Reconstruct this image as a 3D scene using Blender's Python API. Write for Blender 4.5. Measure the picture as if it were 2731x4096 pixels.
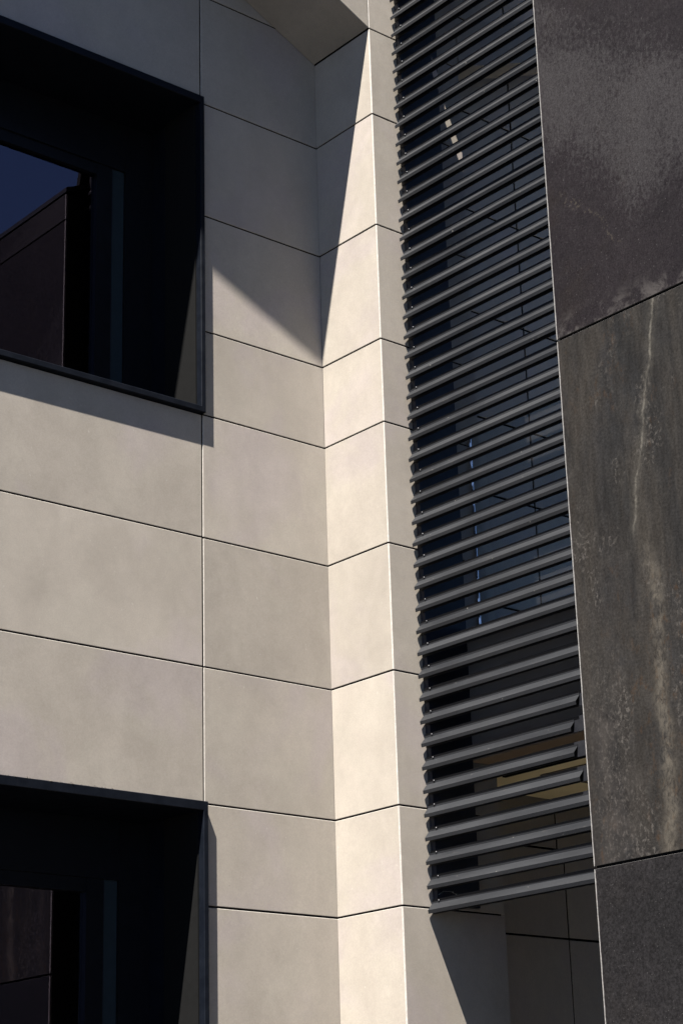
import bpy, math, random
from mathutils import Vector, Matrix

# ------------------------------------------------------------------ clear
for o in list(bpy.data.objects):
    bpy.data.objects.remove(o, do_unlink=True)
scene = bpy.context.scene
COL = scene.collection
R = math.radians
rnd = random.Random(7)

# ------------------------------------------------------------------ camera
cam_d = bpy.data.cameras.new('camera')
cam_d.sensor_fit = 'VERTICAL'
cam_d.sensor_height = 36.0
cam_d.lens = 69.451
cam_d.clip_start = 0.05
cam_d.clip_end = 2000
cam = bpy.data.objects.new('camera', cam_d)
COL.objects.link(cam)
cr = Vector((0.76442267, -0.64409759, -0.02821843))      # right
cu = -Vector((0.1952037, 0.27294066, -0.94201853))       # up
cf = Vector((0.61445382, 0.71459198, 0.33437226))        # forward
cm = Matrix((cr, cu, -cf)).transposed().to_4x4()
cm.translation = Vector((-5.72701317, -6.77095476, 1.51524692))
cam.matrix_world = cm
scene.camera = cam

# ------------------------------------------------------------------ sky, sun, exposure
TO_SUN = Vector((-2.2, -1.0, 4.95)).normalized()
SUN_EL = math.asin(TO_SUN.z)
SUN_ROT = math.atan2(TO_SUN.x, TO_SUN.y) % (2 * math.pi)
world = bpy.data.worlds.new('World')
scene.world = world
world.use_nodes = True
wn = world.node_tree.nodes
wl = world.node_tree.links
wn.clear()
sky = wn.new('ShaderNodeTexSky')
sky.sky_type = 'NISHITA'
sky.sun_disc = False
sky.sun_elevation = SUN_EL
sky.sun_rotation = SUN_ROT
sky.altitude = 2500
sky.air_density = 0.38
sky.dust_density = 0.0
sky.ozone_density = 3.0
bg = wn.new('ShaderNodeBackground')
bg.inputs['Strength'].default_value = 0.05
wo = wn.new('ShaderNodeOutputWorld')
wl.new(sky.outputs[0], bg.inputs[0])
wl.new(bg.outputs[0], wo.inputs[0])
sun_d = bpy.data.lights.new('sun', 'SUN')
sun_d.energy = 5.0
sun_d.angle = R(0.5)
sun_d.color = (1.0, 0.955, 0.89)
sun = bpy.data.objects.new('sun', sun_d)
COL.objects.link(sun)
sun.rotation_euler = TO_SUN.to_track_quat('Z', 'Y').to_euler()
sun.location = TO_SUN * 30
vs = scene.view_settings
vs.view_transform = 'Standard'
vs.look = 'None'
vs.exposure = 2.62
vs.gamma = 1.0
vs.use_curve_mapping = False
scene.render.engine = 'CYCLES'
try:
    scene.cycles.max_bounces = 10
    scene.cycles.diffuse_bounces = 5
    scene.cycles.transparent_max_bounces = 16
except Exception:
    pass


# ------------------------------------------------------------------ node helpers
TONE = 0.78      # common albedo level of all surfaces (goes with the exposure)


class NT:
    def __init__(self, name):
        self.m = bpy.data.materials.new(name)
        self.m.use_nodes = True
        self.t = self.m.node_tree
        self.t.nodes.clear()
        self.out = self.n('ShaderNodeOutputMaterial')

    def n(self, kind, **kw):
        x = self.t.nodes.new(kind)
        for k, v in kw.items():
            setattr(x, k, v)
        return x

    def put(self, sock, v):
        if v is None:
            return
        if isinstance(v, bpy.types.NodeSocket):
            self.t.links.new(v, sock)
        elif isinstance(v, (tuple, list)) and len(v) == 3 and sock.type == 'RGBA':
            sock.default_value = (*v, 1)
        else:
            sock.default_value = v

    def math(self, op, a, b=None, c=None, clamp=False):
        x = self.n('ShaderNodeMath', operation=op)
        x.use_clamp = clamp
        self.put(x.inputs[0], a)
        self.put(x.inputs[1], b)
        self.put(x.inputs[2], c)
        return x.outputs[0]

    def coords(self, rand=40.0):
        tc = self.n('ShaderNodeTexCoord')
        if not rand:
            return tc.outputs['Object']
        oi = self.n('ShaderNodeObjectInfo')
        s = self.math('MULTIPLY', oi.outputs['Random'], rand)
        cx = self.n('ShaderNodeCombineXYZ')
        self.put(cx.inputs[0], s)
        self.put(cx.inputs[1], s)
        self.put(cx.inputs[2], s)
        va = self.n('ShaderNodeVectorMath', operation='ADD')
        self.put(va.inputs[0], tc.outputs['Object'])
        self.put(va.inputs[1], cx.outputs[0])
        return va.outputs[0]

    def rand(self):
        return self.n('ShaderNodeObjectInfo').outputs['Random']

    def scale(self, vec, s):
        mp = self.n('ShaderNodeMapping')
        self.put(mp.inputs['Vector'], vec)
        mp.inputs['Scale'].default_value = s
        return mp.outputs[0]

    def noise(self, vec, scale, detail=4, rough=0.55, dist=0.0):
        x = self.n('ShaderNodeTexNoise')
        self.put(x.inputs['Vector'], vec)
        x.inputs['Scale'].default_value = scale
        x.inputs['Detail'].default_value = detail
        x.inputs['Roughness'].default_value = rough
        x.inputs['Distortion'].default_value = dist
        return x.outputs['Fac']

    def ramp(self, fac, lo, hi, a=0.0, b=1.0, smooth=True):
        x = self.n('ShaderNodeMapRange')
        if smooth:
            x.interpolation_type = 'SMOOTHSTEP'
        self.put(x.inputs['Value'], fac)
        self.put(x.inputs['From Min'], lo)
        self.put(x.inputs['From Max'], hi)
        self.put(x.inputs['To Min'], a)
        self.put(x.inputs['To Max'], b)
        return x.outputs[0]

    def mix(self, fac, a, b, mode='MIX'):
        x = self.n('ShaderNodeMix', data_type='RGBA', blend_type=mode)
        self.put(x.inputs[0], fac)
        self.put(x.inputs[6], a)
        self.put(x.inputs[7], b)
        return x.outputs[2]

    def mulv(self, col, v):
        x = self.n('ShaderNodeVectorMath', operation='SCALE')
        self.put(x.inputs[0], col)
        self.put(x.inputs['Scale'], v)
        return x.outputs[0]

    def bump(self, h, strength, dist):
        x = self.n('ShaderNodeBump')
        x.inputs['Strength'].default_value = strength
        x.inputs['Distance'].default_value = dist
        self.put(x.inputs['Height'], h)
        return x.outputs[0]

    def sep(self, vec):
        x = self.n('ShaderNodeSeparateXYZ')
        self.put(x.inputs[0], vec)
        return x.outputs

    def principled(self, col, rough=0.5, metal=0.0, spec=0.5, normal=None, drough=0.0):
        p = self.n('ShaderNodeBsdfPrincipled')
        if metal < 0.5:
            col = self.mulv(self.mix(0.0, col, col), TONE)
            spec = spec * TONE
        self.put(p.inputs['Base Color'], col)
        self.put(p.inputs['Roughness'], rough)
        p.inputs['Metallic'].default_value = metal
        p.inputs['Specular IOR Level'].default_value = spec
        if 'Diffuse Roughness' in p.inputs:
            p.inputs['Diffuse Roughness'].default_value = drough
        if normal is not None:
            self.put(p.inputs['Normal'], normal)
        self.t.links.new(p.outputs[0], self.out.inputs[0])
        return self.m


M = {}


def mat_tile():
    t = NT('porcelain_tile')
    v = t.coords()
    n1 = t.noise(v, 1.1, 4, 0.55, 0.6)
    n2 = t.noise(t.scale(v, (1, 1, 0.7)), 5.5, 8, 0.68, 0.3)
    n3 = t.noise(v, 24, 6, 0.7, 0.2)
    n5 = t.noise(v, 2.6, 5, 0.6, 0.7)
    n6 = t.noise(v, 1.9, 4, 0.55, 0.5)
    g1 = t.noise(v, 150, 3, 0.7)
    g2 = t.noise(v, 420, 2, 0.6)
    base = t.mix(t.ramp(n1, 0.3, 0.7), (0.246, 0.219, 0.186), (0.276, 0.246, 0.209))
    base = t.mix(t.ramp(n5, 0.46, 0.66, 0, 0.9), base, (0.267, 0.240, 0.203))
    base = t.mix(t.ramp(n6, 0.50, 0.68, 0, 0.8), base, (0.262, 0.229, 0.212))
    k = t.ramp(n2, 0.28, 0.72, 0.935, 1.06)
    k = t.math('MULTIPLY', k, t.ramp(n3, 0.28, 0.72, 0.968, 1.030))
    k = t.math('MULTIPLY', k, t.ramp(g1, 0.25, 0.75, 0.93, 1.07))
    k = t.math('MULTIPLY', k, t.ramp(g2, 0.25, 0.75, 0.95, 1.05))
    k = t.math('MULTIPLY', k, t.ramp(t.rand(), 0, 1, 0.935, 1.06, False))
    col = t.mulv(base, k)
    # a few pale scuffs and dark specks
    sp = t.noise(t.scale(v, (60, 60, 34)), 1.0, 2, 0.5)
    col = t.mix(t.ramp(sp, 0.745, 0.78, 0, 0.4), col, (0.38, 0.355, 0.32))
    sd = t.noise(v, 46, 2, 0.5)
    col = t.mix(t.ramp(sd, 0.225, 0.18, 0, 0.4), col, (0.12, 0.108, 0.095))
    rg = t.ramp(n2, 0.3, 0.7, 0.42, 0.56)
    return t.principled(col, rg, 0, 0.25, t.bump(g1, 0.10, 0.0015), 0.0)


def mat_plain(name, col, rough=0.5, metal=0.0, spec=0.5, nscale=30, var=0.08, bump=0.0):
    t = NT(name)
    v = t.coords()
    n = t.noise(v, nscale, 4, 0.6)
    k = t.ramp(n, 0.25, 0.75, 1 - var, 1 + var)
    c = t.mulv(t.mix(0.0, col, col), k)
    nb = t.bump(n, 0.2, bump) if bump else None
    return t.principled(c, t.ramp(n, 0.3, 0.7, rough - 0.06, rough + 0.06), metal, spec, nb)


def mat_slat():
    t = NT('anthracite_powder_coat')
    v = t.coords()
    n = t.noise(v, 120, 3, 0.6)
    s = t.noise(t.scale(v, (6, 1.2, 6)), 1.0, 4, 0.6)
    k = t.math('MULTIPLY', t.ramp(n, 0.25, 0.75, 0.84, 1.16), t.ramp(s, 0.3, 0.7, 0.86, 1.14))
    col = t.mulv(t.mix(0.0, (0.0080, 0.0088, 0.0108), (0, 0, 0)), k)
    dust = t.noise(t.scale(v, (30, 8, 30)), 1.0, 5, 0.65)
    col = t.mix(t.ramp(dust, 0.62, 0.8, 0, 0.3), col, (0.075, 0.071, 0.065))
    fl = t.noise(v, 70, 1, 0.5)
    col = t.mix(t.ramp(fl, 0.80, 0.82, 0, 0.8), col, (0.25, 0.24, 0.22))
    return t.principled(col, t.ramp(s, 0.3, 0.7, 0.38, 0.52), 0, 0.36, t.bump(n, 0.1, 0.0006))


def mat_frame():
    t = NT('black_window_metal')
    v = t.coords()
    n = t.noise(v, 14, 5, 0.65)
    f = t.noise(v, 180, 2, 0.5)
    k = t.math('MULTIPLY', t.ramp(n, 0.25, 0.75, 0.8, 1.2), t.ramp(f, 0.25, 0.75, 0.9, 1.1))
    col = t.mulv(t.mix(0.0, (0.0038, 0.0050, 0.0080), (0, 0, 0)), k)
    drip = t.noise(t.scale(v, (55, 55, 5)), 1.0, 3, 0.6)
    col = t.mix(t.ramp(drip, 0.62, 0.8, 0, 0.35), col, (0.0075, 0.0085, 0.0110))
    return t.principled(col, t.ramp(n, 0.3, 0.7, 0.42, 0.55), 0, 0.08)


def stone_base(t, v, dark, mid, warm):
    n1 = t.noise(v, 1.6, 5, 0.6, 0.5)
    n2 = t.noise(v, 14, 5, 0.65)
    col = t.mix(t.ramp(n1, 0.32, 0.68), dark, mid)
    n3 = t.noise(v, 3.3, 4, 0.6, 0.4)
    col = t.mix(t.ramp(n3, 0.52, 0.75, 0, 0.6), col, warm)
    return t.mulv(col, t.ramp(n2, 0.25, 0.75, 0.85, 1.15))


def mat_stone_cloud():
    """upper slab: violet grey with a speckled paler cloud"""
    t = NT('dark_stone_cloudy')
    v = t.coords(0)
    xs = t.sep(v)
    col = stone_base(t, v, (0.0072, 0.0058, 0.0070), (0.0104, 0.0084, 0.0096), (0.0116, 0.0088, 0.0080))
    big = t.noise(v, 1.5, 5, 0.6, 0.8)
    # the pale cloud drifts from the upper right down to the left of the slab
    diag = t.math('ADD', xs[2], t.math('MULTIPLY', xs[0], 0.9))
    grad = t.ramp(t.math('ABSOLUTE', t.math('ADD', diag, 0.28)), 0.05, 0.85, 0.24, -0.24)
    zone = t.math('ADD', big, grad)
    sp = t.noise(t.scale(v, (60, 60, 38)), 1.0, 5, 0.62, 0.6)
    m = t.math('ADD', t.math('MULTIPLY', sp, 0.55), t.math('MULTIPLY', zone, 0.7))
    col = t.mix(t.ramp(m, 0.60, 0.95, 0, 0.75), col, (0.0232, 0.0212, 0.0226))
    col = t.mix(t.ramp(m, 0.66, 0.80, 0, 0.22), col, (0.030, 0.0285, 0.0285))
    f1 = t.noise(v, 130, 3, 0.7)
    col = t.mulv(col, t.ramp(f1, 0.27, 0.73, 0.50, 1.42))
    sp2 = t.noise(t.scale(v, (110, 110, 80)), 1.0, 2, 0.5)
    col = t.mix(t.ramp(sp2, 0.65, 0.75, 0, 0.75), col, (0.048, 0.045, 0.044))
    # thin mineral runs and the bloom above the lower joint
    h = t.ramp(t.math('ADD', xs[2], 1.12), 0.0, 0.14, 1, 0)
    bl = t.math('MULTIPLY', h, t.ramp(t.noise(v, 9, 6, 0.72, 0.4), 0.44, 0.60))
    col = t.mix(t.math('MULTIPLY', bl, 0.7), col, (0.052, 0.047, 0.045))
    w = t.math('MULTIPLY', t.math('SUBTRACT', t.noise(v, 7, 5, 0.7), 0.5), 0.25)
    ln = t.math('ABSOLUTE', t.math('ADD', t.math('ADD', t.math('ADD', xs[2], t.math('MULTIPLY', xs[0], 1.1)), 1.02), w))
    run = t.math('MULTIPLY', t.ramp(ln, 0.0, 0.03, 1, 0), t.ramp(t.noise(v, 55, 4, 0.7), 0.5, 0.62))
    run = t.math('MULTIPLY', run, t.ramp(t.math('ABSOLUTE', t.math('ADD', xs[0], 0.36)), 0.1, 0.2, 1, 0))
    col = t.mix(t.math('MULTIPLY', run, 0.45), col, (0.055, 0.047, 0.036))
    return t.principled(col, t.ramp(sp, 0.3, 0.7, 0.45, 0.62), 0, 0.10, t.bump(sp, 0.12, 0.002))


def mat_stone_streak():
    """middle slab: brown grey with lime washes, rust and one pale vein"""
    t = NT('dark_stone_streaked')
    v = t.coords(0)
    xs = t.sep(v)
    st = t.noise(t.scale(v, (4.2, 4.2, 0.6)), 1.0, 6, 0.6, 0.6)
    st2 = t.noise(t.scale(v, (30, 30, 7)), 1.0, 5, 0.65, 0.3)
    fine = t.noise(v, 90, 4, 0.7)
    n1 = t.noise(v, 2.4, 6, 0.62, 0.5)
    n6 = t.noise(v, 6.5, 6, 0.66, 0.4)
    col = t.mix(t.ramp(st, 0.36, 0.64), (0.0098, 0.0095, 0.0096), (0.0195, 0.0172, 0.0150))
    col = t.mix(t.ramp(n1, 0.48, 0.70, 0, 0.55), col, (0.0125, 0.0126, 0.0136))
    col = t.mix(t.ramp(n6, 0.52, 0.72, 0, 0.55), col, (0.0225, 0.0203, 0.0183))
    col = t.mulv(col, t.ramp(st2, 0.28, 0.72, 0.84, 1.16))
    col = t.mulv(col, t.ramp(fine, 0.26, 0.74, 0.62, 1.36))
    # broad pale band near local x = -0.2
    wob = t.math('MULTIPLY', t.math('SUBTRACT', t.noise(t.scale(v, (0.3, 0.3, 2.2)), 1.0, 5, 0.6), 0.5), 0.16)
    xb = t.math('ABSOLUTE', t.math('SUBTRACT', t.math('ADD', xs[0], 0.19), wob))
    band = t.math('MULTIPLY', t.ramp(xb, 0.0, 0.06, 1, 0), t.ramp(xs[2], 0.25, -0.15, 0, 1))
    br = t.noise(t.scale(v, (52, 52, 26)), 1.0, 6, 0.75, 0.8)
    pt = t.ramp(t.math('ADD', t.math('MULTIPLY', br, 0.6), t.math('MULTIPLY', n6, 0.4)), 0.40, 0.60)
    col = t.mix(t.math('MULTIPLY', t.math('MULTIPLY', band, pt), 0.85), col, (0.066, 0.058, 0.047))
    # lime wash with pale grains, rising from the foot near the outer edge
    xl = t.ramp(t.math('ABSOLUTE', t.math('ADD', xs[0], 0.46)), 0.02, 0.17, 1, 0)
    zl = t.ramp(xs[2], 0.15, -0.75, 0, 1)
    b2 = t.noise(t.scale(v, (70, 70, 48)), 1.0, 5, 0.75, 0.4)
    wash = t.math('MULTIPLY', xl, zl)
    col = t.mix(t.math('MULTIPLY', t.math('MULTIPLY', wash, t.ramp(n6, 0.35, 0.65)), 0.55), col, (0.034, 0.030, 0.0275))
    gr = t.math('MULTIPLY', wash, t.ramp(b2, 0.50, 0.66))
    col = t.mix(t.math('MULTIPLY', gr, 0.55), col, (0.068, 0.061, 0.055))
    # clustered pale crusts
    p = t.noise(t.scale(v, (58, 58, 40)), 1.0, 5, 0.75, 0.5)
    cl = t.noise(t.scale(v, (5, 5, 3)), 1.0, 3, 0.5, 0.4)
    pm = t.math('MULTIPLY', t.ramp(cl, 0.50, 0.68), t.ramp(p, 0.50, 0.66))
    col = t.mix(t.math('MULTIPLY', pm, 0.8), col, (0.066, 0.060, 0.054))
    # rust
    r_ = t.noise(t.scale(v, (26, 26, 12)), 1.0, 6, 0.75)
    rc = t.noise(t.scale(v, (3, 3, 1.5)), 1.0, 3, 0.5)
    rm = t.math('MULTIPLY', t.ramp(r_, 0.52, 0.70), t.ramp(rc, 0.46, 0.62))
    col = t.mix(t.math('MULTIPLY', rm, 0.7), col, (0.034, 0.019, 0.0095))
    # the vein
    w2 = t.math('MULTIPLY', t.math('SUBTRACT', t.noise(t.scale(v, (0.1, 0.1, 4.0)), 1.0, 6, 0.62), 0.5), 0.11)
    slope = t.math('MULTIPLY', xs[2], 0.21)
    xv = t.math('ABSOLUTE', t.math('SUBTRACT', t.math('SUBTRACT', t.math('ADD', xs[0], 0.295), slope), w2))
    vein = t.math('MULTIPLY', t.ramp(xv, 0.0, 0.0095, 1, 0), t.ramp(xs[2], 0.08, 0.3, 0, 1))
    vein = t.math('MULTIPLY', vein, t.ramp(t.noise(v, 13, 5, 0.65), 0.42, 0.58, 0.15, 1))
    halo = t.math('MULTIPLY', t.ramp(xv, 0.0, 0.045, 1, 0), t.math('MULTIPLY', t.ramp(xs[2], 0.05, 0.3, 0, 1), pt))
    col = t.mix(t.math('MULTIPLY', halo, 0.55), col, (0.044, 0.040, 0.034))
    col = t.mix(t.math('MULTIPLY', vein, 0.7), col, (0.095, 0.088, 0.075))
    return t.principled(col, t.ramp(st2, 0.3, 0.7, 0.45, 0.62), 0, 0.10, t.bump(fine, 0.12, 0.002))


def mat_stone_speck():
    t = NT('dark_stone_speckled')
    v = t.coords()
    col = stone_base(t, v, (0.0088, 0.0083, 0.0088), (0.0125, 0.0115, 0.0121), (0.0118, 0.0104, 0.0098))
    f = t.noise(v, 100, 4, 0.7)
    col = t.mulv(col, t.ramp(f, 0.28, 0.72, 0.48, 1.5))
    s_ = t.noise(v, 130, 2, 0.5)
    col = t.mix(t.ramp(s_, 0.66, 0.75, 0, 0.75), col, (0.050, 0.048, 0.047))
    return t.principled(col, 0.52, 0, 0.10, t.bump(f, 0.15, 0.002))


def mat_glass(name, tint, f0=0.04, gcol=(0.9, 0.93, 1.0)):
    t = NT(name)
    fr = t.n('ShaderNodeFresnel')
    fr.inputs['IOR'].default_value = 1.5
    tr = t.n('ShaderNodeBsdfTransparent')
    tr.inputs[0].default_value = (*tint, 1)
    gl = t.n('ShaderNodeBsdfGlossy')
    gl.inputs['Roughness'].default_value = 0.0
    gl.inputs['Color'].default_value = (*gcol, 1)
    v = t.coords(0)
    n = t.noise(v, 1.2, 2, 0.5)
    t.put(gl.inputs['Normal'], t.bump(n, 0.02, 0.01))
    mx = t.n('ShaderNodeMixShader')
    ge = t.n('ShaderNodeNewGeometry')
    front = t.math('SUBTRACT', 1.0, ge.outputs['Backfacing'])
    t.put(mx.inputs[0], t.math('MULTIPLY', t.math('ADD', fr.outputs[0], f0), front))
    t.t.links.new(tr.outputs[0], mx.inputs[1])
    t.t.links.new(gl.outputs[0], mx.inputs[2])
    t.t.links.new(mx.outputs[0], t.out.inputs[0])
    return t.m


def mat_paving():
    t = NT('dark_paving')
    v = t.coords(0)
    br = t.n('ShaderNodeTexBrick')
    t.put(br.inputs['Vector'], v)
    br.inputs['Scale'].default_value = 1.0
    br.inputs['Brick Width'].default_value = 0.6
    br.inputs['Row Height'].default_value = 0.3
    br.inputs['Mortar Size'].default_value = 0.008
    br.inputs['Color1'].default_value = (0.022, 0.022, 0.022, 1)
    br.inputs['Color2'].default_value = (0.028, 0.027, 0.026, 1)
    br.inputs['Mortar'].default_value = (0.02, 0.02, 0.02, 1)
    n = t.noise(v, 3, 5, 0.6)
    return t.principled(t.mulv(br.outputs['Color'], t.ramp(n, 0.3, 0.7, 0.85, 1.12)), 0.8)


M['tile'] = mat_tile()
M['core'] = mat_plain('pale_tile_core', (0.33, 0.305, 0.275), 0.7, 0, 0.2, 90, 0.18)
M['core_grey'] = mat_plain('grey_tile_core', (0.17, 0.163, 0.158), 0.7, 0, 0.2, 130, 0.3)
M['core_dark'] = mat_plain('dark_tile_core', (0.06, 0.058, 0.056), 0.7, 0, 0.1, 130, 0.3)
M['void'] = mat_plain('black_backing', (0.006, 0.006, 0.006), 0.9, 0, 0.05)
M['slat'] = mat_slat()
M['rail'] = mat_plain('dark_rail_metal', (0.007, 0.0075, 0.010), 0.5, 0, 0.3)
M['plate'] = mat_plain('navy_black_plate', (0.010, 0.012, 0.020), 0.5, 0, 0.3)
M['bolt'] = mat_plain('stainless_bolt', (0.06, 0.06, 0.063), 0.5, 1.0, 0.5)
M['frame'] = mat_frame()
M['sash'] = mat_plain('sash_metal', (0.004, 0.0045, 0.006), 0.35, 0, 0.15)
M['teal'] = mat_plain('grey_sash_metal', (0.015, 0.022, 0.026), 0.45, 0, 0.15)
M['cloud'] = mat_stone_cloud()
M['streak'] = mat_stone_streak()
M['speck'] = mat_stone_speck()
M['glass'] = mat_glass('window_glass', (0.5, 0.52, 0.54), 0.06, (0.92, 0.80, 1.0))
M['railglass'] = mat_glass('balustrade_glass', (0.90, 0.94, 0.96), 0.02)
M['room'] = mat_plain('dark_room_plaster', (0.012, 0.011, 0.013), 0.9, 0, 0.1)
M['paving'] = mat_paving()
M['fascia'] = mat_plain('brown_fascia_board', (0.13, 0.115, 0.105), 0.6, 0, 0.3, 6, 0.08)
M['soffit_shade'] = mat_plain('brown_shaded_soffit', (0.20, 0.15, 0.11), 0.6, 0, 0.3, 6, 0.08)  # shade along the soffit's front edge, put in as a browner colour
M['soffit'] = mat_plain('cream_lit_soffit', (0.80, 0.70, 0.47), 0.7, 0, 0.3, 6, 0.06)  # warm light bounced onto the deeper soffit is put into this colour
M['chrome'] = mat_plain('edge_glint_mirror', (1.0, 0.92, 0.85), 0.06, 1.0, 0.5, 30, 0.02)  # mirror for the bright line along the glass edge
M['dirt'] = mat_plain('dry_dirt', (0.05, 0.045, 0.04), 0.9, 0, 0.1, 60, 0.4)


# ------------------------------------------------------------------ object helpers
def add(name, me, parent=None, loc=(0, 0, 0), rotz=0.0):
    o = bpy.data.objects.new(name, me)
    COL.objects.link(o)
    o.location = loc
    o.rotation_euler = (0, 0, rotz)
    if parent is not None:
        o.parent = parent
        o.matrix_parent_inverse = parent_inv(parent)
    return o


def parent_inv(p):
    m = Matrix.Identity(4)
    q = p
    chain = []
    while q is not None:
        chain.append(q)
        q = q.parent
    # every parent keeps its transform in world terms: build world matrix by hand
    top = chain[0]
    w = Matrix.Translation(top.location) @ top.rotation_euler.to_matrix().to_4x4()
    return w.inverted()


def thing(name, label, cat, loc, group=None):
    o = bpy.data.objects.new(name, None)
    COL.objects.link(o)
    o.location = loc
    o.empty_display_size = 0.2
    o['label'] = label
    o['category'] = cat
    if group:
        o['group'] = group
    return o


def mesh(name, verts, faces, m, smooth=False):
    me = bpy.data.meshes.new(name)
    me.from_pydata([tuple(v) for v in verts], [], faces)
    me.materials.append(m)
    me.update()
    return me


BOXF = [(0, 3, 2, 1), (4, 5, 6, 7), (0, 1, 5, 4), (1, 2, 6, 5), (2, 3, 7, 6), (3, 0, 4, 7)]


def box_geo(x0, x1, y0, y1, z0, z1):
    v = [(x0, y0, z0), (x1, y0, z0), (x1, y1, z0), (x0, y1, z0),
         (x0, y0, z1), (x1, y0, z1), (x1, y1, z1), (x0, y1, z1)]
    return v, BOXF


def box(name, lo, hi, m, parent=None, bevel=0.0):
    c = [(a + b) / 2 for a, b in zip(lo, hi)]
    h = [(b - a) / 2 for a, b in zip(lo, hi)]
    v, f = box_geo(-h[0], h[0], -h[1], h[1], -h[2], h[2])
    o = add(name, mesh(name, v, f, m), parent, c)
    if bevel:
        md = o.modifiers.new('bevel', 'BEVEL')
        md.width = bevel
        md.segments = 1
    return o


def boxes(name, blist, m, parent=None):
    """several boxes joined in ONE mesh (one part)"""
    V, F = [], []
    for lo, hi in blist:
        v, f = box_geo(lo[0], hi[0], lo[1], hi[1], lo[2], hi[2])
        b = len(V)
        V += v
        F += [tuple(i + b for i in q) for q in f]
    return add(name, mesh(name, V, F, m), parent)


def prism_y(name, pts, y0, y1, m, parent=None):
    """polygon in x-z extruded along y"""
    n = len(pts)
    V = [(x, y0, z) for x, z in pts] + [(x, y1, z) for x, z in pts]
    F = [tuple(range(n)), tuple(range(2 * n - 1, n - 1, -1))]
    for i in range(n):
        j = (i + 1) % n
        F.append((j, i, i + n, j + n))
    me = mesh(name, V, F, m)
    return add(name, me, parent)


_pm = {}


def panel_mesh(w, h, t, bv, m, core):
    key = (round(w, 4), round(h, 4), t, bv, m.name)
    if key in _pm:
        return _pm[key]
    a, c = w / 2, h / 2
    V = [(-a + bv, 0, -c + bv), (a - bv, 0, -c + bv), (a - bv, 0, c - bv), (-a + bv, 0, c - bv),
         (-a, bv, -c), (a, bv, -c), (a, bv, c), (-a, bv, c),
         (-a, t, -c), (a, t, -c), (a, t, c), (-a, t, c)]
    F = [(0, 1, 2, 3)]
    for i in range(4):
        j = (i + 1) % 4
        F.append((i, i + 4, j + 4, j))
        F.append((i + 4, i + 8, j + 8, j + 4))
    F.append((11, 10, 9, 8))
    me = bpy.data.meshes.new('panel')
    me.from_pydata(V, [], F)
    me.materials.append(m)
    me.materials.append(core)
    for i, p in enumerate(me.polygons):
        p.material_index = 0 if i == 0 else 1
    me.update()
    _pm[key] = me
    return me


G = 0.0043    # half joint


def panel_front(parent, x0, x1, z0, z1, y, m=None, core=None, name='panel', t=0.005, bv=0.0013):
    """panel in a plane y = const facing -y"""
    w, h = x1 - x0, z1 - z0
    # hand-laid: tiny uneven setting
    dy = rnd.uniform(-0.0006, 0.0006)
    return add(name, panel_mesh(w, h, t, bv, m or M['tile'], core or M['core']), parent,
               ((x0 + x1) / 2 + rnd.uniform(-6e-4, 6e-4), y + dy, (z0 + z1) / 2 + rnd.uniform(-7e-4, 7e-4)))


def panel_side(parent, y0, y1, z0, z1, x, m=None, core=None, name='panel', t=0.005, bv=0.0013):
    """panel in a plane x = const facing -x; y0 < y1"""
    w, h = y1 - y0, z1 - z0
    dx = rnd.uniform(-0.0006, 0.0006)
    return add(name, panel_mesh(w, h, t, bv, m or M['tile'], core or M['core']), parent,
               (x + dx, (y0 + y1) / 2, (z0 + z1) / 2), R(-90))


# ------------------------------------------------------------------ measures (metres)
ROWS = [0.02, 0.35, 0.95, 1.55, 2.15, 2.75, 3.185, 3.792, 4.392, 4.989, 5.413, 6.017, 6.629, 7.242, 7.85, 8.45, 9.05]
PIER_D = 0.4318        # how far the pier stands out of the wall
PIER_W = 0.614
EDGE_Y = -1.5455       # end of the dark wing
SLOPE = 0.465

# ------------------------------------------------------------------ ground
v = [(-150, -150, 0), (150, -150, 0), (150, 150, 0), (-150, 150, 0)]
g = add('ground', mesh('ground', v, [(0, 1, 2, 3)], M['paving']))
g['kind'] = 'structure'
ap = box('bounce_pavement', (0.16, -1.53, 0.001), (4.15, -0.46, 0.03), mat_plain('pale_bounce_pavement', (0.50, 0.43, 0.31), 0.8, 0, 0.2, 4, 0.12))  # unseen pale strip, added to bounce sunlight up to the soffit
ap['kind'] = 'structure'

# ------------------------------------------------------------------ facade wall with the two windows
wall = thing('facade_wall', 'pale grey-beige panelled wall with two black-framed windows, left of the pier', 'wall', (-1.8, 0, 0))
WX0, WX1 = -3.133, -0.729                 # outer window surround
UP = (4.988, 6.648)
LO = (1.545, 3.19)
boxes('backing', [((-5.6, 0.0066, 0.01), (-3.16, 0.25, 9.2)), ((-3.16, 0.0066, 6.63), (-0.76, 0.25, 9.2)),
                  ((-3.16, 0.0066, 3.17), (-0.76, 0.25, 5.01)), ((-3.16, 0.0066, 0.01), (-0.76, 0.25, 1.57)),
                  ((-0.76, 0.0066, 0.01), (0.3, 0.25, 9.2))], M['void'], wall)
colx = [(-0.73 + G, 0.003)]
for i in range(len(ROWS) - 1):
    panel_front(wall, colx[0][0], colx[0][1], ROWS[i] + G, ROWS[i + 1] - G, 0)
lx = [-0.73, -1.93, -3.13, -4.33, -5.53]
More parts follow.
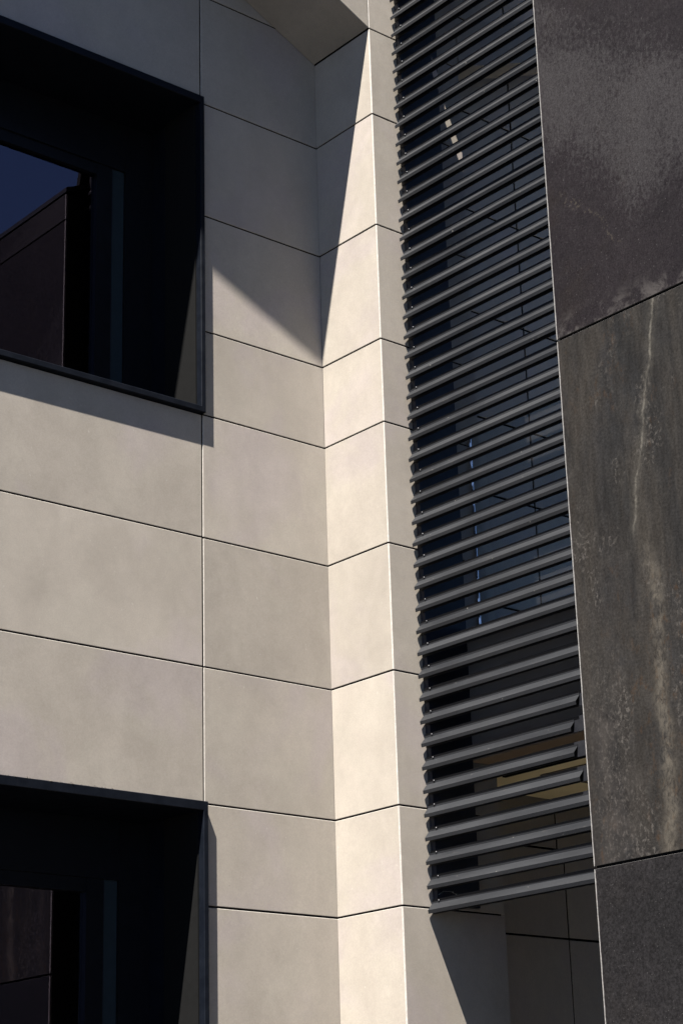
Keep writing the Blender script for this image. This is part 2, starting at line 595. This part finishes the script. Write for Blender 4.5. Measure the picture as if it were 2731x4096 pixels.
for k in range(len(lx) - 1):
    x1, x0 = lx[k] - G, lx[k + 1] + G
    inside = k < 2
    for i in range(len(ROWS) - 1):
        z0, z1 = ROWS[i] + G, ROWS[i + 1] - G
        if inside:
            if ROWS[i] >= UP[0] - 0.01 and ROWS[i + 1] <= UP[1] + 0.01:
                continue
            if ROWS[i] >= LO[0] - 0.01 and ROWS[i + 1] <= LO[1] + 0.01:
                continue
            if abs(ROWS[i + 1] - 1.55) < 0.02:
                z1 = 1.541
            if abs(ROWS[i] - 6.629) < 0.02:
                z0 = 6.652
            if abs(ROWS[i] - 3.185) < 0.02:
                z0 = 3.194
            if abs(ROWS[i + 1] - 4.989) < 0.02:
                z1 = 4.984
        panel_front(wall, x0, x1, z0, z1, 0)


def window(zo, label, dirt=False):
    z0, z1 = zo
    y0 = -0.031
    xi0, xi1 = WX0 + 0.024, WX1 - 0.0245
    zi0, zi1 = z0 + 0.028, z1 - 0.040
    # surround: mitred ring, chamfered on its inner arris
    def ring(x0, x1, a, b, y):
        return [(x0, y, a), (x1, y, a), (x1, y, b), (x0, y, b)]
    c = 0.0022
    V = ring(WX0, WX1, z0, z1, 0.02) + ring(WX0, WX1, z0, z1, y0 + c) + ring(WX0 + c, WX1 - c, z0 + c, z1 - c, y0) \
        + ring(xi0 - c, xi1 + c, zi0 - c, zi1 + c, y0) + ring(xi0, xi1, zi0, zi1, y0 + c) + ring(xi0, xi1, zi0, zi1, 0.06)
    F = []
    for L in range(5):
        for i in range(4):
            j = (i + 1) % 4
            F.append((L * 4 + i, L * 4 + j, L * 4 + 4 + j, L * 4 + 4 + i))
    cen = Vector(((WX0 + WX1) / 2, 0.0, (z0 + z1) / 2))
    w = add('window', mesh('window', [Vector(p) - cen for p in V], F, M['frame']), wall, cen)
    w['label'] = label
    # reveal lining behind the surround
    e = 0.003
    boxes('reveal_lining', [((xi0 - 0.02, 0.062, zi0 - 0.02), (xi0 - e, 0.40, zi1 + 0.02)),
                            ((xi1 + e, 0.062, zi0 - 0.02), (xi1 + 0.02, 0.40, zi1 + 0.02)),
                            ((xi0 - e, 0.062, zi0 - 0.02), (xi1 + e, 0.40, zi0 - e)),
                            ((xi0 - e, 0.062, zi1 + e), (xi1 + e, 0.40, zi1 + 0.02))], M['frame'], w)
    # fixed outer frame, lighter sash strip, inner sash, pane
    zt = z1 - 0.353
    boxes('outer_frame', [((-0.908, 0.375, zi0 - 0.02), (xi1 + 0.02, 0.47, zi1 + 0.02)),
                          ((xi0 - 0.02, 0.375, zi0 - 0.02), (xi0 + 0.15, 0.47, zi1 + 0.02)),
                          ((xi0 + 0.15, 0.378, zt + 0.06), (-0.908, 0.47, zi1 + 0.02)),
                          ((xi0 + 0.15, 0.378, zi0 - 0.02), (-0.908, 0.47, zi0 + 0.06))], M['sash'], w)
    box('sash_strip', (-0.980, 0.392, zi0 + 0.06), (-0.9085, 0.46, zt + 0.0595), M['teal'], w)
    boxes('sash_frame', [((-1.068, 0.385, zi0 + 0.06), (-0.9805, 0.455, zt + 0.06)),
                         ((xi0 + 0.15, 0.385, zi0 + 0.06), (xi0 + 0.24, 0.455, zt + 0.06)),
                         ((xi0 + 0.24, 0.388, zt), (-1.068, 0.455, zt + 0.06)),
                         ((xi0 + 0.24, 0.388, zi0 + 0.06), (-1.068, 0.455, zi0 + 0.14))], M['sash'], w)
    box('pane', (xi0 + 0.235, 0.410, zi0 + 0.135), (-1.063, 0.416, zt + 0.005), M['glass'], w)
    # dark room behind
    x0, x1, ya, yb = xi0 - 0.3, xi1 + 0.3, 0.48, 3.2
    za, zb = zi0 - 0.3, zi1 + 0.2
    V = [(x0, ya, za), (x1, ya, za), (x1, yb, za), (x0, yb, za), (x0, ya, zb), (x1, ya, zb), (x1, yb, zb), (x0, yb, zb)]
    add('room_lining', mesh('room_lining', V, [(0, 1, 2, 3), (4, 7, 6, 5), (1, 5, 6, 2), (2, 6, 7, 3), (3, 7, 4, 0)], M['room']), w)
    if dirt:
        V, F = [], []
        r2 = random.Random(3)
        for k in range(60):
            x = WX1 - 0.45 - abs(r2.gauss(0, 0.5))
            s = r2.uniform(0.003, 0.0085)
            y = r2.uniform(-0.026, -0.012)
            b = len(V)
            w_ = s * r2.uniform(1.2, 3.2)
            V += [(x - w_, y, z1 - 0.001), (x, y - s, z1 - 0.001), (x + w_, y, z1 - 0.001), (x, y + s, z1 - 0.001),
                  (x + r2.uniform(-s, s), y, z1 + s * r2.uniform(0.5, 1.1))]
            F += [(b, b + 1, b + 4), (b + 1, b + 2, b + 4), (b + 2, b + 3, b + 4), (b + 3, b, b + 4)]
        d = add('dirt', mesh('dirt', V, F, M['dirt']), w)
        d['kind'] = 'stuff'
    return w


window(UP, 'upper black-framed window reflecting blue sky and a gable')
window(LO, 'lower black-framed window with dirt along its top edge', True)

# ------------------------------------------------------------------ pier (cream side, grey front)
pier = thing('pier', 'cream tiled pier standing out between the facade wall and the louvres', 'pier', (0.3, -0.2, 0))
box('backing', (0.0066, -PIER_D + 0.0066, 0.01), (PIER_W - 0.016, 0.004, 7.60), M['void'], pier)
SROWS = [z for z in ROWS if z < 7.0] + [7.112]
for i in range(len(SROWS) - 1):
    top = SROWS[i + 1] - (G if i < len(SROWS) - 2 else 0.0)
    panel_side(pier, -PIER_D + 0.0035, -0.0012, SROWS[i] + G, top, 0)
FROWS = [z for z in ROWS if z < 7.0] + [7.119, 7.64]
for i in range(len(FROWS) - 1):
    p = panel_front(pier, 0.0038, PIER_W, FROWS[i] + G, FROWS[i + 1] - G, -PIER_D)
    # chipped pale cut edge of the tile at the outer corner: a ragged chamfer
    z0, z1 = FROWS[i] + G, FROWS[i + 1] - G
    n = max(6, int((z1 - z0) / 0.03))
    V, F = [], []
    for k in range(n + 1):
        z = z0 + (z1 - z0) * k / n
        a = 0.0034 + rnd.uniform(-0.0008, 0.0010)
        V += [(0.0002, -PIER_D + a, z), (a, -PIER_D + 0.0002, z), (0.006, -PIER_D + 0.006, z)]
    for k in range(n):
        b = k * 3
        F += [(b, b + 1, b + 4, b + 3), (b + 1, b + 2, b + 5, b + 4), (b + 2, b, b + 3, b + 5)]
    add('cut_edge', mesh('cut_edge', V, F, M['core']), p)
# side of the pier that turns into the loggia
for i in range(len(FROWS) - 1):
    box('return_panel', (PIER_W - 0.014, -PIER_D + 0.015, FROWS[i] + G), (PIER_W - 0.0005, -0.001, FROWS[i + 1] - G), M['tile'], pier)

# ------------------------------------------------------------------ sloping canopy, left of the pier
can = thing('sloping_canopy', 'sloping tiled canopy rising left above the inner wall corner', 'canopy', (-1, -0.2, 7.5))
zc = 7.118
L = 4.6
core_pts = [(-0.004, zc + 0.018), (-L, zc + 0.018 + SLOPE * L), (-L, zc + 0.34 + SLOPE * L), (-0.004, zc + 0.34)]
prism_y('core', core_pts, -PIER_D + 0.017, -0.004, M['void'], can)
cuts = [0.004, 1.2, 2.4, 3.6, L]
for a, c_ in zip(cuts[:-1], cuts[1:]):
    a2, c2 = a + (G if a > 0.01 else 0), c_ - G
    prism_y('soffit_panel', [(-a2, zc + SLOPE * a2), (-c2, zc + SLOPE * c2), (-c2, zc + 0.015 + SLOPE * c2), (-a2, zc + 0.015 + SLOPE * a2)],
            -PIER_D + 0.003, -0.003, M['tile'], can)
    prism_y('fascia_panel', [(-a2, zc + 0.004 + SLOPE * a2), (-c2, zc + 0.004 + SLOPE * c2), (-c2, zc + 0.34 + SLOPE * c2), (-a2, zc + 0.34 + SLOPE * a2)],
            -PIER_D, -PIER_D + 0.0145, M['tile'], can)

# ------------------------------------------------------------------ loggia: rear wall, sloping beam, roof
lw = thing('loggia_wall', 'shaded panelled rear wall behind the louvres', 'wall', (2, 0.05, 0))
box('backing', (0.62, 0.0106, 0.01), (4.2, 0.2, 9.6), M['void'], lw)
for i in range(len(ROWS) - 1):
    up = ROWS[i] > 3.1
    xs = [0.62, 1.442 if up else 1.487, 2.65, 3.85]
    for a, c_ in zip(xs[:-1], xs[1:]):
        panel_front(lw, a + 0.006, c_ - 0.006, ROWS[i] + 0.006, ROWS[i + 1] - 0.006, 0.004)
beam = thing('sloping_beam', 'shaded sloping beam rising right from the pier behind the top louvres', 'beam', (1.2, -0.35, 7.4))
bx0, bx1 = PIER_W + 0.006, 3.6
prism_y('core', [(bx0, 7.150), (bx1, 7.150 + 0.44 * (bx1 - bx0)), (bx1, 7.385 + 0.44 * (bx1 - bx0)), (bx0, 7.385)], -PIER_D + 0.016, -0.2, M['tile'], beam)
for a, c_ in ((bx0, 1.75), (1.757, bx1)):
    z_a, z_c = 7.133 + 0.44 * (a - bx0), 7.133 + 0.44 * (c_ - bx0)
    prism_y('panel', [(a, z_a), (c_, z_c), (c_, z_c + 0.262), (a, z_a + 0.262)], -PIER_D, -PIER_D + 0.0145, M['tile'], beam)
roof = thing('loggia_roof', 'dark sloping roof over the louvred loggia', 'roof', (1.5, -0.8, 8))
prism_y('roof_deck', [(0.19, 7.66), (1.64, 7.66 + 0.45 * 1.45), (1.64, 7.82 + 0.45 * 1.45), (0.19, 7.82)], EDGE_Y - 0.02, 0.2, M['void'], roof)
box('edge_flashing', (0.150, EDGE_Y - 0.02, 7.655), (0.186, 0.19, 7.83), M['rail'], roof)

# ------------------------------------------------------------------ balcony slab with soffit
bal = thing('balcony_slab', 'brown-edged balcony slab with cream soffit behind the louvres', 'balcony', (1.5, -0.8, 3.4))
boxes('slab_core', [((0.455, EDGE_Y + 0.003, 3.47), (PIER_W + 0.01, -PIER_D - 0.003, 4.03)),
                    ((PIER_W + 0.012, EDGE_Y + 0.003, 3.47), (4.15, -0.002, 4.03))], M['void'], bal)
box('fascia', (0.440, EDGE_Y + 0.002, 3.436), (0.454, -PIER_D - 0.002, 4.040), M['fascia'], bal)
box('shaded_soffit_band', (0.444, EDGE_Y + 0.002, 3.428), (0.690, -PIER_D - 0.003, 3.468), M['soffit_shade'], bal)
ys = [EDGE_Y + 0.004, -1.05, -0.46, -0.006]
for k in range(3):
    for a, c_ in ((0.695, 1.22), (1.225, 1.9), (1.905, 2.9), (2.905, 4.1)):
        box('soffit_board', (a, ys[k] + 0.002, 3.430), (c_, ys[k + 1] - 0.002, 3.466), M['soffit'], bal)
box('slot_light', (0.80, -1.45, 3.4245), (0.822, -0.28, 3.4295), M['void'], bal)
boxes('hatch_frame', [((0.93, -0.80, 3.4245), (0.945, -0.40, 3.4294)), ((1.30, -0.80, 3.4245), (1.315, -0.40, 3.4294)),
                      ((0.945, -0.80, 3.4245), (1.30, -0.788, 3.4294)), ((0.945, -0.412, 3.4245), (1.30, -0.40, 3.4294))], M['fascia'], bal)

box('bounce_floor', (0.60, EDGE_Y + 0.006, 4.031), (4.14, -0.006, 4.043), M['soffit'], bal)  # unseen pale floor, added to bounce light into the upper loggia
# glass balustrade standing on it
gb = thing('glass_balustrade', 'glass balustrade with added mirror strips along its bright end edge on the balcony', 'balustrade', (0.55, -1, 4.04))
box('pane', (0.548, EDGE_Y + 0.01, 4.045), (0.558, -PIER_D - 0.014, 5.085), M['railglass'], gb)
ca, sa = math.cos(R(25)), math.sin(R(25))
for k, dx in enumerate((0.0, 0.0095)):
    # added mirror strip, turned to catch sky light for the glass edge's bright line
    c0 = Vector((0.545 + dx, -PIER_D - 0.007, 0))
    tx, nx = Vector((ca, sa, 0)), Vector((sa, -ca, 0))
    V = []
    for z in (4.045, 5.086):
        for a_, b_ in ((-0.003, 0.0015), (0.003, 0.0015), (0.003, -0.0015), (-0.003, -0.0015)):
            q = c0 + tx * a_ + nx * b_
            V.append((q.x, q.y, z))
    add('edge_glint_strip', mesh('edge_glint_strip', V, BOXF, M['chrome']), gb)

# ------------------------------------------------------------------ louvre screen
scr = thing('louvre_screen', 'anthracite louvre screen of horizontal slats between pier and dark wing', 'louvre', (0.16, -1, 2.72))
Z0, PITCH, NL = 2.7233, 0.10458, 46
Y_A, Y_B = -0.4375, EDGE_Y + 0.002
# Z-shaped slat: back flange, sloping face, lip; 2.2 mm sheet (outer side then inner side)
tS = 0.0024
prof = [(0.1667, 0.0525), (0.1667, 0.0440), (0.1417, 0.0145), (0.1439, -0.0006),
        (0.1439 + tS, -0.0006), (0.1417 + tS, 0.0134), (0.1667 + tS, 0.0429), (0.1667 + tS, 0.0525)]


def slat_mesh(ya, yb):
    """sheet profile swept along y; ends slightly off square"""
    n = len(prof)
    V = [(x, ya, z) for x, z in prof] + [(x, yb, z) for x, z in prof]
    F = [tuple(range(n - 1, -1, -1)), tuple(range(n, 2 * n))]
    for i in range(n):
        j = (i + 1) % n
        F.append((i, j, j + n, i + n))
    return mesh('slat', V, F, M['slat'])


def rail_mesh(ya, yb):
    v_, f_ = box_geo(0.1695, 0.1745, ya, yb, -0.001, 0.063)
    return mesh('back_rail', v_, f_, M['rail'])


def bolt_mesh():
    V, F = [], []
    n = 10
    rings = [(0.0046, 0.0), (0.0046, 0.003), (0.0032, 0.005), (0.0010, 0.0056)]
    for r_, d in rings:
        for i in range(n):
            a = 2 * math.pi * i / n
            V.append((-d, r_ * math.cos(a), r_ * math.sin(a)))
    for k in range(len(rings) - 1):
        for i in range(n):
            j = (i + 1) % n
            F.append((k * n + i, k * n + j, k * n + n + j, k * n + n + i))
    F.append(tuple(range((len(rings) - 1) * n, len(rings) * n)))
    me = mesh('bolt', V, F, M['bolt'])
    for p in me.polygons:
        p.use_smooth = True
    return me


SM = slat_mesh(Y_A, Y_B)
SHORT = {7: -1.378, 6: -1.342, 5: -1.350, 4: -1.372}
RM = rail_mesh(Y_A - 0.004, Y_B)
BM = bolt_mesh()
bend = random.Random(11)
for i in range(NL):
    z = Z0 + PITCH * i
    sm = slat_mesh(Y_A, SHORT[i]) if i in SHORT else SM
    s = add('slat', sm, scr, (bend.uniform(-0.0006, 0.0006), bend.uniform(-0.0025, 0.0), z + bend.uniform(-0.0008, 0.0008)))
    s.rotation_euler = (bend.uniform(-0.0012, 0.0012), 0, bend.uniform(-0.0008, 0.0008))
    add('back_rail', RM, s, (0, 0, z))
    add('bolt', BM, s, (0.1664, -0.486 + bend.uniform(-0.004, 0.004), z + 0.0525))
# wall plate at the pier, post at the dark wing, unseen sun blockers added at the top
box('wall_plate', (0.180, -PIER_D - 0.030, 2.765), (0.436, -PIER_D - 0.001, 7.66), M['plate'], scr)
box('post', (0.178, EDGE_Y + 0.001, 2.73), (0.24, EDGE_Y + 0.06, 7.66), M['plate'], scr)
for i in range(NL):
    z = Z0 + PITCH * i
    box('clip', (0.175, -0.512, z + 0.012), (0.1795, -0.466, z + 0.060), M['rail'], scr)
box('sun_block_plate', (0.166, EDGE_Y + 0.003, 7.49), (0.178, -0.635, 7.652), M['rail'], scr)
box('sun_block_plate', (0.166, -0.562, 7.49), (0.178, -0.438, 7.652), M['rail'], scr)

# ------------------------------------------------------------------ dark stone wing
wing = thing('dark_stone_wing', 'dark mottled stone-clad wing at the right edge', 'building wing', (1.5, -5, 0))
YF = -9.0
FIN = 1.45      # unseen wing depth above the balcony, cut back to let skylight in; deeper below
prism_y('core', [(0.0085, 0.01), (4.0, 0.01), (4.0, 3.42), (FIN, 3.42), (FIN, 7.40 + 0.45 * FIN), (0.0085, 7.40)], YF, EDGE_Y - 0.022, M['void'], wing)
yc = [EDGE_Y, EDGE_Y - 1.2, EDGE_Y - 2.4, EDGE_Y - 3.6, EDGE_Y - 4.8, EDGE_Y - 6.0, EDGE_Y - 7.2]
DZ = [0.02, 0.51, 2.75, 4.989, 7.23, 7.41]
for k in range(len(yc) - 1):
    for i in range(len(DZ) - 1):
        m = [M['speck'], M['speck'], M['streak'], M['cloud'], M['cloud']][i]
        if k > 0:
            m = M['speck']
        y1 = yc[k] - (0.0075 if k == 0 else 0.0058)
        y0 = yc[k + 1] + 0.0058
        z0, z1 = DZ[i] + 0.0058, DZ[i + 1] - 0.0058
        p = panel_side(wing, y0, y1, z0, z1, 0, m, M['core_dark'], t=0.006, bv=0.0007)
        if k == 0:
            # sawn pale edge of the slab, slightly ragged
            n = max(8, int((z1 - z0) / 0.022))
            V, F = [], []
            for q in range(n + 1):
                z = z0 + (z1 - z0) * q / n
                a = yc[0] - 0.0066 + rnd.uniform(-0.0009, 0.0007)
                V += [(0.0004, a, z), (0.0018, yc[0], z), (0.016, yc[0] - 0.001, z), (0.016, a, z)]
            for q in range(n):
                b = q * 4
                F += [(b, b + 1, b + 5, b + 4), (b + 1, b + 2, b + 6, b + 5)]
            add('cut_edge', mesh('cut_edge', V, F, M['core_grey']), p)
box('end_panel', (0.016, EDGE_Y - 0.021, 0.02), (FIN - 0.01, EDGE_Y - 0.002, 7.40), M['speck'], wing)
prism_y('sky_gap_filler', [(0.10, 7.44), (FIN, 7.44 + 0.45 * (FIN - 0.1)), (FIN, 8.31), (0.15, 7.80)], EDGE_Y - 0.06, EDGE_Y - 0.024, M['void'], wing)  # added to close a strip of sky in the window reflection
prism_y('roof_edge', [(-0.004, 7.415), (FIN, 7.415 + 0.45 * (FIN + 0.004)), (FIN, 7.445 + 0.45 * (FIN + 0.004)), (-0.004, 7.445)], YF, EDGE_Y + 0.01, M['rail'], wing)

# ------------------------------------------------------------------ cobweb caught above the lowest slat
V, F = [], []
r3 = random.Random(5)
def strand(p, q, w):
    p, q = Vector(p), Vector(q)
    d = (q - p).normalized()
    a = d.cross(Vector((0.6, 0.7, 0.3))).normalized() * w
    c = d.cross(a).normalized() * w
    b = len(V)
    V.extend([p + a, p - a * 0.5 + c, p - a * 0.5 - c, q + a, q - a * 0.5 + c, q - a * 0.5 - c])
    F.extend([(b, b + 1, b + 4, b + 3), (b + 1, b + 2, b + 5, b + 4), (b + 2, b, b + 3, b + 5)])
strand((0.185, -0.4640, 2.805), (0.215, -0.4640, 2.822), 0.0005)
strand((0.215, -0.4640, 2.822), (0.262, -0.4640, 2.824), 0.0005)
strand((0.262, -0.4640, 2.824), (0.325, -0.4640, 2.802), 0.0005)
for k in range(9):
    p = (0.322 + r3.uniform(-0.008, 0.010), -0.4645, 2.802 + r3.uniform(-0.003, 0.003))
    q = (p[0] + r3.uniform(-0.007, 0.007), -0.4645, p[2] + r3.uniform(-0.004, 0.004))
    strand(p, q, 0.0012)
for x, z in ((0.272, 2.820), (0.290, 2.814), (0.268, 2.823)):
    strand((x, -0.4643, z - 0.003), (x + 0.002, -0.4643, z + 0.003), 0.0009)
cw = add('cobweb', mesh('cobweb', V, F, mat_plain('pale_cobweb', (0.55, 0.53, 0.5), 0.9, 0, 0.1)))
cw['label'] = 'small pale cobweb above the left end of the lowest louvre slat'
cw['category'] = 'cobweb'
